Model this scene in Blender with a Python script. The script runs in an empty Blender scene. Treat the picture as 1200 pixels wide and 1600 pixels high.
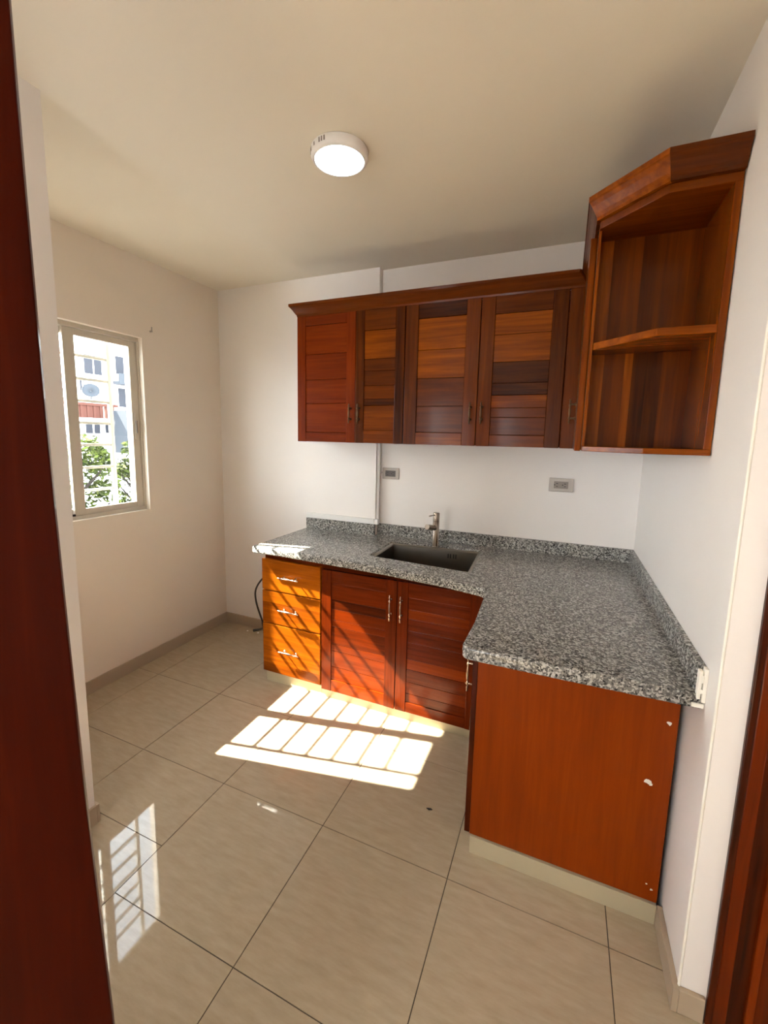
import bpy, bmesh, math, random
from mathutils import Vector, Matrix
random.seed(7)
S = bpy.context.scene
C = S.collection

# ------------------------------------------------------------ camera, light, exposure
CAM = Vector((-0.40007554, -2.76379015, 1.57921485))
RGT = Vector((0.91882158, 0.39413617, 0.02058106))
UPV = Vector((-0.07159625, 0.11517148, 0.99076208))
FWD = Vector((-0.38812482, 0.91180711, -0.13404072))
F, PPX, PPY = 671.471, 593.651, 774.288
cam = bpy.data.cameras.new('camera')
cam.sensor_fit = 'AUTO'; cam.sensor_width = 36.0
cam.lens = F / 1600 * 36
cam.shift_x = (600 - PPX) / 1600
cam.shift_y = (PPY - 800) / 1600
cam.clip_start = 0.02; cam.clip_end = 300
co = bpy.data.objects.new('camera', cam)
co.matrix_world = Matrix(((RGT.x, UPV.x, -FWD.x, CAM.x), (RGT.y, UPV.y, -FWD.y, CAM.y), (RGT.z, UPV.z, -FWD.z, CAM.z), (0, 0, 0, 1)))
C.objects.link(co); S.camera = co

EXPOSURE = 0.32
SUN_STRENGTH = 74.0
SKY_STRENGTH = 9.5
LAMP_STRENGTH = 7.0
SUN_DIR = Vector((0.995, 0.209, -1.0)).normalized()
S.view_settings.view_transform = 'Standard'
S.view_settings.look = 'None'
S.view_settings.gamma = 1.0
S.view_settings.use_curve_mapping = False
S.view_settings.exposure = EXPOSURE
S.cycles.max_bounces = 10
S.cycles.diffuse_bounces = 7
S.cycles.glossy_bounces = 4
S.cycles.transparent_max_bounces = 12

world = bpy.data.worlds.new('sky'); S.world = world
world.use_nodes = True
bg = world.node_tree.nodes['Background']
bg.inputs['Strength'].default_value = SKY_STRENGTH
_n, _l = world.node_tree.nodes, world.node_tree.links          # hazy sky: brightest towards the horizon
_tc = _n.new('ShaderNodeTexCoord'); _sx = _n.new('ShaderNodeSeparateXYZ'); _rp = _n.new('ShaderNodeValToRGB')
_l.new(_tc.outputs['Generated'], _sx.inputs[0]); _l.new(_sx.outputs['Z'], _rp.inputs[0]); _l.new(_rp.outputs[0], bg.inputs['Color'])
_e = _rp.color_ramp.elements
_e[0].position = 0.0; _e[0].color = (1.75, 1.80, 1.85, 1)
_e[1].position = 0.75; _e[1].color = (0.78, 0.86, 0.95, 1)

sun = bpy.data.lights.new('sun', 'SUN')
sun.energy = SUN_STRENGTH; sun.angle = 0.0093; sun.color = (1.0, 0.90, 0.76)
so = bpy.data.objects.new('sun', sun)
so.rotation_euler = SUN_DIR.to_track_quat('-Z', 'Y').to_euler()
so.location = (-12, -3, 12)
C.objects.link(so)

# ------------------------------------------------------------ materials
def lin(r, g, b):
    f = lambda c: (c / 255 / 12.92) if c / 255 <= 0.04045 else ((c / 255 + 0.055) / 1.055) ** 2.4
    return (f(r), f(g), f(b), 1)

def new_mat(name):
    m = bpy.data.materials.new(name); m.use_nodes = True
    return m, m.node_tree.nodes, m.node_tree.links, m.node_tree.nodes['Principled BSDF']

def plain(name, col, rough=0.5, metal=0.0, spec=0.5, coat=0.0):
    m, n, l, b = new_mat(name)
    b.inputs['Base Color'].default_value = col if len(col) == 4 else (*col, 1)
    b.inputs['Roughness'].default_value = rough
    b.inputs['Metallic'].default_value = metal
    b.inputs['Specular IOR Level'].default_value = spec
    b.inputs['Coat Weight'].default_value = coat
    return m

def paint(name, col, rough=0.55, bump=0.06, scale=35, var=0.03):
    m, n, l, b = new_mat(name)
    tc = n.new('ShaderNodeTexCoord')
    nz = n.new('ShaderNodeTexNoise'); nz.inputs['Scale'].default_value = scale; nz.inputs['Detail'].default_value = 4
    l.new(tc.outputs['Object'], nz.inputs['Vector'])
    n2 = n.new('ShaderNodeTexNoise'); n2.inputs['Scale'].default_value = 2.2; n2.inputs['Detail'].default_value = 3
    l.new(tc.outputs['Object'], n2.inputs['Vector'])
    mx = n.new('ShaderNodeMix'); mx.data_type = 'RGBA'
    mx.inputs[6].default_value = (*[c * (1 - var) for c in col[:3]], 1)
    mx.inputs[7].default_value = (*[min(1, c * (1 + var)) for c in col[:3]], 1)
    l.new(n2.outputs['Fac'], mx.inputs[0])
    l.new(mx.outputs[2], b.inputs['Base Color'])
    bp = n.new('ShaderNodeBump'); bp.inputs['Strength'].default_value = bump; bp.inputs['Distance'].default_value = 0.01
    l.new(nz.outputs['Fac'], bp.inputs['Height']); l.new(bp.outputs['Normal'], b.inputs['Normal'])
    b.inputs['Roughness'].default_value = rough
    b.inputs['Specular IOR Level'].default_value = 0.3
    return m

def wood(name, axis, dark, mid, light, rough=0.24, coat=0.10, spec=0.10):
    """varnished planks: 'tone' attribute picks the plank colour, stretched noise draws the grain"""
    m, n, l, b = new_mat(name)
    tc = n.new('ShaderNodeTexCoord')
    at = n.new('ShaderNodeAttribute'); at.attribute_name = 'tone'
    mp = n.new('ShaderNodeMapping')
    sc = {'x': (2.6, 48, 48), 'y': (48, 2.6, 48), 'z': (48, 48, 2.6)}[axis]
    mp.inputs['Scale'].default_value = sc
    sh = n.new('ShaderNodeVectorMath'); sh.operation = 'MULTIPLY_ADD'
    cb = n.new('ShaderNodeCombineXYZ')
    for i in range(3): l.new(at.outputs['Fac'], cb.inputs[i])
    sh.inputs[1].default_value = (13.7, 7.9, 11.3)
    l.new(cb.outputs[0], sh.inputs[0]); l.new(tc.outputs['Object'], sh.inputs[2])
    l.new(sh.outputs[0], mp.inputs['Vector'])
    nz = n.new('ShaderNodeTexNoise'); nz.inputs['Scale'].default_value = 1.0; nz.inputs['Detail'].default_value = 6
    nz.inputs['Roughness'].default_value = 0.62; nz.inputs['Distortion'].default_value = 0.6
    l.new(mp.outputs[0], nz.inputs['Vector'])
    mp2 = n.new('ShaderNodeMapping')
    mp2.inputs['Scale'].default_value = tuple(v * (0.28 if v > 5 else 0.4) for v in sc)
    l.new(sh.outputs[0], mp2.inputs['Vector'])
    n2 = n.new('ShaderNodeTexNoise'); n2.inputs['Scale'].default_value = 1.0; n2.inputs['Detail'].default_value = 2; n2.inputs['Distortion'].default_value = 1.2
    l.new(mp2.outputs[0], n2.inputs['Vector'])
    # fac = tone + (n1-.5)*.3 + (n2-.5)*.35
    a1 = n.new('ShaderNodeMath'); a1.operation = 'MULTIPLY_ADD'; a1.inputs[1].default_value = 0.60
    l.new(nz.outputs['Fac'], a1.inputs[0]); l.new(at.outputs['Fac'], a1.inputs[2])
    a2 = n.new('ShaderNodeMath'); a2.operation = 'MULTIPLY_ADD'; a2.inputs[1].default_value = 0.40
    l.new(n2.outputs['Fac'], a2.inputs[0]); l.new(a1.outputs[0], a2.inputs[2])
    a3 = n.new('ShaderNodeMath'); a3.operation = 'SUBTRACT'; a3.inputs[1].default_value = 0.50
    l.new(a2.outputs[0], a3.inputs[0])
    rp = n.new('ShaderNodeValToRGB')
    e = rp.color_ramp.elements
    e[0].position = 0.0; e[0].color = dark
    e[1].position = 1.0; e[1].color = light
    k = e.new(0.5); k.color = mid
    l.new(a3.outputs[0], rp.inputs[0]); l.new(rp.outputs[0], b.inputs['Base Color'])
    b.inputs['Roughness'].default_value = rough
    b.inputs['Coat Weight'].default_value = coat
    b.inputs['Coat Roughness'].default_value = 0.12
    b.inputs['Specular IOR Level'].default_value = spec
    bp = n.new('ShaderNodeBump'); bp.inputs['Strength'].default_value = 0.05; bp.inputs['Distance'].default_value = 0.003
    l.new(nz.outputs['Fac'], bp.inputs['Height']); l.new(bp.outputs['Normal'], b.inputs['Normal'])
    return m

WD, WM, WL = (0.024, 0.0045, 0.0008, 1), (0.140, 0.0270, 0.0012, 1), (0.42, 0.105, 0.0030, 1)
WX = wood('mahogany_grain_x', 'x', WD, WM, WL)
WY = wood('mahogany_grain_y', 'y', WD, WM, WL)
WZ = wood('mahogany_grain_z', 'z', WD, WM, WL)
RD, RM, RL = (0.024, 0.0040, 0.0008, 1), (0.135, 0.0160, 0.0010, 1), (0.29, 0.043, 0.0020, 1)
RX = wood('red_mahogany_grain_x', 'x', RD, RM, RL)
RZ = wood('red_mahogany_grain_z', 'z', RD, RM, RL)
DOORW = wood('dark_door_wood', 'z', (0.014, 0.0016, 0.0005, 1), (0.050, 0.0050, 0.0012, 1), (0.11, 0.014, 0.003, 1), rough=0.35, coat=0.03, spec=0.04)

WALL = paint('white_wall_paint', (0.83, 0.793, 0.758))
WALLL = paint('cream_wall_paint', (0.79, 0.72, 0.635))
CEIL = paint('ceiling_paint', (0.81, 0.755, 0.645), bump=0.03)
REVEAL = plain('window_reveal_paint', (0.80, 0.79, 0.77, 1), 0.5)
ALU = plain('cream_aluminium', (0.58, 0.53, 0.45, 1), 0.4, 0.0, 0.4)
GRILLE = plain('white_grille_paint', (0.36, 0.35, 0.32, 1), 0.45)
STEEL = plain('brushed_steel', (0.29, 0.245, 0.205, 1), 0.24, 1.0)
SINKM = plain('satin_sink_steel', (0.29, 0.26, 0.215, 1), 0.30, 1.0)
BRONZE = plain('antique_bronze', (0.12, 0.068, 0.030, 1), 0.28, 0.9)
SILVER = plain('polished_pull_metal', (0.62, 0.48, 0.36, 1), 0.20, 1.0)
BLACK = plain('black_rubber', (0.02, 0.018, 0.016, 1), 0.5)
DARK = plain('dark_slot', (0.012, 0.010, 0.009, 1), 0.6)
PLAST = plain('white_plastic', (0.80, 0.79, 0.77, 1), 0.4)
PLATE = plain('brushed_plate', (0.42, 0.38, 0.34, 1), 0.35, 0.3)
SOCK = plain('grey_socket_plastic', (0.22, 0.19, 0.165, 1), 0.4)
SOCKD = plain('dark_socket_plastic', (0.085, 0.075, 0.072, 1), 0.45)
GROUT = plain('white_plaster', (0.86, 0.83, 0.75, 1), 0.8)
KICK = paint('beige_kick_tile', (0.46, 0.40, 0.27), rough=0.35, bump=0.02, scale=60, var=0.12)
BASET = paint('beige_skirting_tile', (0.43, 0.345, 0.25), rough=0.3, bump=0.0, scale=60, var=0.06)

def tile_material():
    m, n, l, b = new_mat('polished_beige_tile')
    tc = n.new('ShaderNodeTexCoord')
    mp = n.new('ShaderNodeMapping'); mp.inputs['Scale'].default_value = (6, 26, 6); mp.inputs['Rotation'].default_value = (0, 0, math.radians(18))
    l.new(tc.outputs['Object'], mp.inputs['Vector'])
    nz = n.new('ShaderNodeTexNoise'); nz.inputs['Scale'].default_value = 1.6; nz.inputs['Detail'].default_value = 7; nz.inputs['Roughness'].default_value = 0.65
    l.new(mp.outputs[0], nz.inputs['Vector'])
    rp = n.new('ShaderNodeValToRGB'); e = rp.color_ramp.elements
    e[0].position = 0.30; e[0].color = (0.390, 0.318, 0.218, 1)
    e[1].position = 0.72; e[1].color = (0.475, 0.395, 0.285, 1)
    l.new(nz.outputs['Fac'], rp.inputs[0]); l.new(rp.outputs[0], b.inputs['Base Color'])
    b.inputs['Roughness'].default_value = 0.035
    b.inputs['Specular IOR Level'].default_value = 0.45
    return m
TILE = tile_material()
JOINT = plain('dark_tile_joint', (0.085, 0.068, 0.048, 1), 0.8)

def granite_material():
    m, n, l, b = new_mat('speckled_grey_granite')
    tc = n.new('ShaderNodeTexCoord')
    ds = n.new('ShaderNodeTexNoise'); ds.inputs['Scale'].default_value = 70; ds.inputs['Detail'].default_value = 2
    l.new(tc.outputs['Object'], ds.inputs['Vector'])
    ma = n.new('ShaderNodeVectorMath'); ma.operation = 'MULTIPLY_ADD'; ma.inputs[1].default_value = (0.012, 0.012, 0.012)
    l.new(ds.outputs['Color'], ma.inputs[0]); l.new(tc.outputs['Object'], ma.inputs[2])
    v1 = n.new('ShaderNodeTexVoronoi'); v1.inputs['Scale'].default_value = 185
    l.new(ma.outputs[0], v1.inputs['Vector'])
    sp = n.new('ShaderNodeSeparateColor'); l.new(v1.outputs['Color'], sp.inputs[0])
    n2 = n.new('ShaderNodeTexNoise'); n2.inputs['Scale'].default_value = 55; n2.inputs['Detail'].default_value = 3
    l.new(tc.outputs['Object'], n2.inputs['Vector'])
    mm = n.new('ShaderNodeMath'); mm.operation = 'MULTIPLY_ADD'; mm.inputs[1].default_value = 0.55
    l.new(n2.outputs['Fac'], mm.inputs[0]); l.new(sp.outputs[0], mm.inputs[2])
    rp = n.new('ShaderNodeValToRGB'); rp.color_ramp.interpolation = 'CONSTANT'
    e = rp.color_ramp.elements
    e[0].position = 0.0; e[0].color = (0.022, 0.021, 0.020, 1)
    e[1].position = 0.40; e[1].color = (0.10, 0.098, 0.092, 1)
    for p, c in ((0.60, (0.18, 0.176, 0.163, 1)), (0.90, (0.28, 0.272, 0.245, 1)), (1.16, (0.46, 0.45, 0.42, 1))):
        k = e.new(min(p, 1.0)); k.color = c
    sc = n.new('ShaderNodeMath'); sc.operation = 'MULTIPLY'; sc.inputs[1].default_value = 0.80
    l.new(mm.outputs[0], sc.inputs[0])
    for k in e: k.position = min(1.0, k.position * 0.80)
    l.new(sc.outputs[0], rp.inputs[0]); l.new(rp.outputs[0], b.inputs['Base Color'])
    b.inputs['Roughness'].default_value = 0.20
    b.inputs['Specular IOR Level'].default_value = 0.5
    return m
GRAN = granite_material()

def glass_material():
    m, n, l, b = new_mat('window_glass')
    tr = n.new('ShaderNodeBsdfTransparent'); tr.inputs['Color'].default_value = (0.95, 0.97, 0.96, 1)
    gl = n.new('ShaderNodeBsdfGlossy'); gl.inputs['Roughness'].default_value = 0.0
    lw = n.new('ShaderNodeLayerWeight'); lw.inputs['Blend'].default_value = 0.5
    pw = n.new('ShaderNodeMath'); pw.operation = 'POWER'; pw.inputs[1].default_value = 5.0
    fr = n.new('ShaderNodeMath'); fr.operation = 'MULTIPLY_ADD'; fr.inputs[1].default_value = 0.7; fr.inputs[2].default_value = 0.03
    l.new(lw.outputs['Facing'], pw.inputs[0]); l.new(pw.outputs[0], fr.inputs[0])
    mx = n.new('ShaderNodeMixShader')
    l.new(fr.outputs[0], mx.inputs[0]); l.new(tr.outputs[0], mx.inputs[1]); l.new(gl.outputs[0], mx.inputs[2])
    l.new(mx.outputs[0], n['Material Output'].inputs['Surface'])
    return m
GLASS = glass_material()

def emit(name, col, strength):
    m, n, l, b = new_mat(name)
    b.inputs['Base Color'].default_value = (0.9, 0.9, 0.9, 1)
    b.inputs['Emission Color'].default_value = col
    b.inputs['Emission Strength'].default_value = strength
    return m
LAMPM = emit('lamp_diffuser', (0.93, 0.97, 1.0, 1), LAMP_STRENGTH)

# ------------------------------------------------------------ mesh helpers
class MB:
    """collects shapes in world coordinates with a material slot and a plank tone per face"""
    def __init__(self): self.v = []; self.f = []; self.m = []; self.t = []; self.s = []
    def face(self, pts, m=0, t=0.5, smooth=False):
        i = len(self.v); self.v += [tuple(p) for p in pts]; self.f.append(tuple(range(i, i + len(pts))))
        self.m.append(m); self.t.append(t); self.s.append(smooth)
    def mesh(self, vs, fs, m=0, t=0.5, smooth=False):
        i = len(self.v); self.v += [tuple(p) for p in vs]
        for f in fs:
            self.f.append(tuple(i + k for k in f)); self.m.append(m); self.t.append(t); self.s.append(smooth)
    def box(self, x0, x1, y0, y1, z0, z1, m=0, t=0.5):
        x0, x1 = min(x0, x1), max(x0, x1); y0, y1 = min(y0, y1), max(y0, y1); z0, z1 = min(z0, z1), max(z0, z1)
        vs = [(x0, y0, z0), (x1, y0, z0), (x1, y1, z0), (x0, y1, z0), (x0, y0, z1), (x1, y0, z1), (x1, y1, z1), (x0, y1, z1)]
        self.mesh(vs, [(3, 2, 1, 0), (4, 5, 6, 7), (0, 1, 5, 4), (1, 2, 6, 5), (2, 3, 7, 6), (3, 0, 4, 7)], m, t)
    def prism(self, poly, z0, z1, m=0, t=0.5):
        a = sum(poly[i][0] * poly[(i + 1) % len(poly)][1] - poly[(i + 1) % len(poly)][0] * poly[i][1] for i in range(len(poly)))
        if a < 0: poly = poly[::-1]
        n = len(poly)
        vs = [(x, y, z0) for x, y in poly] + [(x, y, z1) for x, y in poly]
        fs = [tuple(range(n))[::-1], tuple(range(n, 2 * n))] + [(i, (i + 1) % n, n + (i + 1) % n, n + i) for i in range(n)]
        self.mesh(vs, fs, m, t)
    def tube(self, pts, r, seg=10, m=0, t=0.5, caps=True):
        pts = [Vector(p) for p in pts]; rs = r if isinstance(r, (list, tuple)) else [r] * len(pts)
        vs = []; ref = None
        for i, p in enumerate(pts):
            d = (pts[min(i + 1, len(pts) - 1)] - pts[max(i - 1, 0)]).normalized()
            if ref is None:
                ref = Vector((0, 0, 1)) if abs(d.z) < 0.9 else Vector((1, 0, 0))
            u = (ref - d * ref.dot(d)).normalized(); ref = u
            w = d.cross(u)
            for k in range(seg):
                a = 2 * math.pi * k / seg
                vs.append(p + (u * math.cos(a) + w * math.sin(a)) * rs[i])
        fs = []
        for i in range(len(pts) - 1):
            for k in range(seg):
                k2 = (k + 1) % seg
                fs.append((i * seg + k, i * seg + k2, (i + 1) * seg + k2, (i + 1) * seg + k))
        self.mesh(vs, fs, m, t, True)
        if caps:
            self.mesh(vs[:seg], [tuple(range(seg))[::-1]], m, t)
            self.mesh(vs[-seg:], [tuple(range(seg))], m, t)
    def build(self, name, mats, parent=None, bevel=0.0, origin=None):
        """ONE object; child vertices are stored relative to the thing's base"""
        base = Vector((0, 0, 0))
        if parent is not None:
            r = parent
            while r is not None: base = base + r.location; r = r.parent
        loc = Vector((0, 0, 0))
        if parent is None:
            if origin is None:
                xs = [p[0] for p in self.v]; ys = [p[1] for p in self.v]; zs = [p[2] for p in self.v]
                origin = ((min(xs) + max(xs)) / 2, (min(ys) + max(ys)) / 2, min(zs))
            loc = Vector(origin); base = loc
        me = bpy.data.meshes.new(name)
        me.from_pydata([(p[0] - base.x, p[1] - base.y, p[2] - base.z) for p in self.v], [], self.f)
        mats = mats if isinstance(mats, (list, tuple)) else [mats]
        for mt in mats: me.materials.append(mt)
        me.polygons.foreach_set('material_index', self.m)
        me.polygons.foreach_set('use_smooth', self.s)
        at = me.attributes.new('tone', 'FLOAT', 'FACE'); at.data.foreach_set('value', self.t)
        me.update()
        o = bpy.data.objects.new(name, me); C.objects.link(o)
        o.location = loc
        if parent is not None: o.parent = parent
        if bevel > 0:
            bv = o.modifiers.new('edge_round', 'BEVEL'); bv.width = bevel; bv.segments = 2; bv.limit_method = 'ANGLE'; bv.angle_limit = math.radians(40)
        return o

def thing(name, label, cat, loc, group=None):
    o = bpy.data.objects.new(name, None); C.objects.link(o); o.location = loc
    o.empty_display_size = 0.05
    return tag(o, label, cat, group)
def tag(o, label, cat, group=None):
    o['label'] = label; o['category'] = cat
    if group: o['group'] = group
    return o
def struct(o):
    o['kind'] = 'structure'; return o
def box_obj(name, dims, mat, parent=None, bevel=0.0, tone=0.5):
    b = MB(); b.box(*dims, t=tone); return b.build(name, mat, parent, bevel)

H = 2.673
XL, XP, P = -2.951, -1.5875, 0.0525          # left wall, step in the back wall, its depth
XO = -3.13                                  # outer face of the left wall
WY0, WY1, WZ0, WZ1 = -1.580, -0.733, 1.066, 2.182   # window opening
XS, YS = -2.05, -1.775                      # corner of the near left wall
YE = -1.492                                 # right wall ends here
YR = -5.2                                   # rear wall of the room behind the camera
XE = 1.25

# ------------------------------------------------------------ setting
fl = MB()
fl.box(XL - 0.1, XE + 0.1, YR - 0.1, 0.1, -0.08, -0.0025, m=1)
TX, TY, TS, J = -1.7208, -1.4079, 0.5198, 0.0016
def tile(x0, x1, y0, y1):
    x0 = max(x0, XL); x1 = min(x1, XE); y1 = min(y1, 0.0); y0 = max(y0, YR)
    if x1 - x0 < 0.01 or y1 - y0 < 0.01: return
    fl.box(x0 + J, x1 - J, y0 + J, y1 - J, -0.0024, 0.0, m=0, t=random.random())
for i in range(-3, 7):
    for j in range(-3, 8):
        x0, y1 = TX + i * TS, TY - j * TS
        if i < 0 and j >= 0:
            y1 = -1.739 - (j - 1) * TS
            if j == 0: tile(x0, x0 + TS, -1.739, TY)
            else: tile(x0, x0 + TS, y1 - TS, y1)
        else: tile(x0, x0 + TS, y1 - TS, y1)
struct(fl.build('floor', [TILE, JOINT], origin=(0, 0, 0)))

struct(box_obj('ceiling', (XL - 0.2, XE + 0.1, YR - 0.1, 0.15, H, H + 0.12), CEIL))

wb = MB()
wb.box(XL - 0.2, 0.0, 0.0, 0.15, 0, H)
wb.box(XL, XP, -P, 0.0, 0, H)
struct(wb.build('wall_back', WALL))

wl = MB()
XM = -3.055                                  # the opening is wider outside this plane (rebate)
wl.box(XM, XL, YS - 0.25, WY0, 0, H); wl.box(XO, XM, YS - 0.25, WY0 - 0.05, 0, H)
wl.box(XO, XL, WY1, 0.15, 0, H)
wl.box(XO, XL, WY0 - 0.05, WY1, 0, WZ0 - 0.02); wl.box(XM, XL, WY0, WY1, WZ0 - 0.02, WZ0)
wl.box(XM, XL, WY0, WY1, WZ1, H); wl.box(XO, XM, WY0 - 0.05, WY1, WZ1 + 0.12, H)
struct(wl.build('wall_left', WALLL))

wn = MB(); wn.box(XL, XS, YS - 0.15, YS, 0, H); LW = (-4.50, -3.50, 1.00, 2.06)              # unseen window opening, added to let sun in behind the camera
wn.box(XS - 0.15, XS, LW[1], YS - 0.15, 0, H); wn.box(XS - 0.15, XS, YR, LW[0], 0, H)
wn.box(XS - 0.15, XS, LW[0], LW[1], 0, LW[2]); wn.box(XS - 0.15, XS, LW[0], LW[1], LW[3], H)
struct(wn.build('wall_near_left', WALL))

wr = MB(); wr.box(0, 0.15, YE + 0.10, 0.15, 0, H); wr.box(0, 0.066, YE, YE + 0.10, 0, H)
wr.box(0.066, XE + 0.1, YE, YE + 0.1, 2.12, H); wr.box(0.98, XE + 0.1, YE, YE + 0.1, 0, 2.12)
struct(wr.build('wall_right', WALL))

RW = (-1.95, -1.25, 0.95, 2.10)              # made-up opening in the unseen rear wall, supplies daylight from behind
we = MB()
we.box(XE, XE + 0.12, YR, YE, 0, H)
we.box(XS - 0.15, RW[0], YR - 0.12, YR, 0, H); we.box(RW[1], XE + 0.12, YR - 0.12, YR, 0, H)
we.box(RW[0], RW[1], YR - 0.12, YR, RW[3], H); we.box(RW[0], RW[1], YR - 0.12, YR, 0, RW[2])
struct(we.build('wall_rear', WALL))

cb = MB(); cb.tube([(0.0005, YE - 0.0005, 0.076), (0.0005, YE - 0.0005, H - 0.001)], 0.0038, 10)   # thick paint bead on the corner
struct(cb.build('trim_1', GROUT))
bl = MB(); bl.box(XL, XL + 0.012, YS, -P, 0, 0.082)
struct(bl.build('baseboard_left', BASET, bevel=0.002))
bb = MB(); bb.box(XL + 0.012, -2.10, -P - 0.012, -P, 0, 0.082)
struct(bb.build('baseboard_back', BASET, bevel=0.002))
bn = MB(); bn.box(XL + 0.012, XS + 0.012, YS, YS + 0.012, 0, 0.080); bn.box(XS, XS + 0.012, -4.9, YS, 0, 0.080)
struct(bn.build('baseboard_near_left', BASET, bevel=0.002))
br = MB(); br.box(-0.016, 0, YE - 0.014, -1.27, 0, 0.075); br.box(0, 0.060, YE - 0.014, YE, 0, 0.075)
struct(br.build('baseboard_right', BASET, bevel=0.002))

# ---- window in the left wall: aluminium frame, fixed outer sash, sliding inner sash
w = MB()
XF0, XF1 = -3.055, -2.985
w.box(XF0, XF1, WY0, WY1, WZ0, WZ0 + 0.022); w.box(XF0, XF1, WY0, WY1, WZ1 - 0.026, WZ1)
w.box(XF0, XF1, WY0, WY0 + 0.012, WZ0 + 0.022, WZ1 - 0.026); w.box(XF0, XF1, WY1 - 0.012, WY1, WZ0 + 0.022, WZ1 - 0.026)
win = struct(w.build('window_1', ALU, bevel=0.0015))
def sash(name, x0, x1, y0, y1, z0, z1, sw, rw, glass_x, label=None):
    s = MB()
    s.box(x0, x1, y0, y0 + sw, z0, z1); s.box(x0, x1, y1 - sw * 0.8, y1, z0, z1)
    s.box(x0, x1, y0 + sw, y1 - sw * 0.8, z0, z0 + rw); s.box(x0, x1, y0 + sw, y1 - sw * 0.8, z1 - rw, z1)
    o = s.build(name, ALU, win, bevel=0.0015)
    g = MB(); g.box(glass_x - 0.002, glass_x + 0.002, y0 + sw, y1 - sw * 0.8, z0 + rw, z1 - rw)
    gp = g.build('glass_pane', GLASS, o)
    return o
s_in = sash('sliding_sash', -3.018, -2.996, -1.192, WY1 - 0.013, WZ0 + 0.022, WZ1 - 0.028, 0.062, 0.036, -3.007)
s_out = sash('fixed_sash', -3.048, -3.022, WY0 + 0.012, -1.135, WZ0 + 0.022, WZ1 - 0.026, 0.045, 0.036, -3.035)
lk = MB(); lk.box(-2.996, -2.990, -0.782, -0.766, 1.535, 1.705); lk.box(-2.990, -2.981, -0.779, -0.770, 1.575, 1.655, m=1)
lk.build('latch', [ALU, SOCK], s_in, bevel=0.001)
tr_ = MB(); tr_.box(-2.996, -2.985, WY0 + 0.03, -1.196, WZ0 + 0.022, WZ0 + 0.034)
tr_.build('track', DARK, win)

# ---- left mahogany door leaf close to the camera, right door with casing
DC = Vector((-0.984, -2.42)); dd = Vector((-0.53, -0.848)); dn = Vector((0.848, -0.53))   # far front edge, along the leaf, face normal
ld = MB(); q = [DC, DC + dd * 0.78, DC + dd * 0.78 - dn * 0.04, DC - dn * 0.04]
ld.prism([(p.x, p.y) for p in q], 0.006, 2.14, t=0.45)
q0 = [(p.x, p.y) for p in q]; ld = MB(); NZ = 16
def warp(p, z): return (p[0] - (z - 1.2) * 0.035 - 0.016 * max(0.0, 1 - ((z - 1.37) / 0.75) ** 2), p[1], z)   # hangs out of plumb and is slightly warped
zs_ = [0.006 + (2.14 - 0.006) * i / NZ for i in range(NZ + 1)]
ld.mesh([warp(p, z) for z in zs_ for p in q0], [(3, 2, 1, 0), tuple(4 * NZ + i for i in range(4))] + [(4 * a + i, 4 * a + (i + 1) % 4, 4 * a + 4 + (i + 1) % 4, 4 * a + 4 + i) for a in range(NZ) for i in range(4)], 0, 0.45)
dl = struct(ld.build('door_1', DOORW, bevel=0.002))
rd = MB()
rd.box(0.064, 0.080, YE - 0.012, YE + 0.01, 0, 2.18, t=0.16); rd.box(0.080, 0.110, YE - 0.009, YE + 0.01, 0, 2.18, t=0.46)
rd.box(0.110, 0.165, YE + 0.01, YE + 0.045, 0, 2.12, t=0.16)
rd.box(0.92, 0.98, YE - 0.018, YE + 0.01, 0, 2.18, t=0.75)
rd.box(0.105, 0.92, YE - 0.018, YE + 0.01, 2.12, 2.18, t=0.75)
dr = struct(rd.build('door_2', RZ, bevel=0.003))
rl = MB(); rl.box(0.165, 0.90, YE + 0.02, YE + 0.06, 0.01, 2.12, t=0.35)
rl.box(0.150, 0.168, YE - 0.004, YE + 0.02, 0.0, 2.12, t=0.62)
rl.build('door_leaf', RZ, dr, bevel=0.003)

# ------------------------------------------------------------ cabinets
def plank_door(name, parent, x0, x1, z0, z1, y, sw, cuts, tones, st, mats, th=0.022):
    """frame-and-plank door facing -y; front face of the frame at y, planks set back; st = stile tones"""
    d = MB(); g = 0.0008
    d.box(x0, x0 + sw, y, y + th, z0, z1, m=1, t=st[0]); d.box(x1 - sw, x1, y, y + th, z0, z1, m=1, t=st[1])
    n = len(tones)
    zs = [z1] + [z1 - c * (z1 - z0) for c in cuts] + [z0]
    for i in range(n):
        rail = i in (0, n - 1)
        yo = y if rail else y + 0.005
        d.box(x0 + sw + g * .6, x1 - sw - g * .6, yo + (0.001 if rail else 0), y + th, zs[i + 1] + g, zs[i] - g, m=0, t=tones[i])
    return d.build(name, mats, parent, bevel=0.0018)

def pull(name, L, r, off, axis):
    """turned bar pull: finials, collars at two posts and a swelling grip; local origin on the door face; axis 'x' or 'z'; projects to -y"""
    m = MB(); h = L / 2; p = h * 0.56
    prof = [(-h, .25), (-h * .97, .75), (-h * .90, .45), (-h * .84, .9), (-h * .76, .95), (-h * .70, .5), (-p - .004, .6), (-p, 1.15), (-p + .006, 1.15), (-p + .010, .55),
            (-h * .35, .7), (-h * .18, 1.0), (0, 1.12)]
    prof = prof + [(-a, b) for a, b in prof[-2::-1]]
    ax = Vector((1, 0, 0)) if axis == 'x' else Vector((0, 0, 1))
    m.tube([ax * a + Vector((0, -off, 0)) for a, b in prof], [r * b for a, b in prof], 10)
    for s in (-1, 1):
        m.tube([ax * (s * p) + Vector((0, 0.001, 0)), ax * (s * p) + Vector((0, -.003, 0)), ax * (s * p) + Vector((0, -.006, 0)), ax * (s * p) + Vector((0, -off, 0))],
               [r * 1.5, r * 1.4, r * .7, r * .7], 10)
    return m
_pulls = {}
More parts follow.
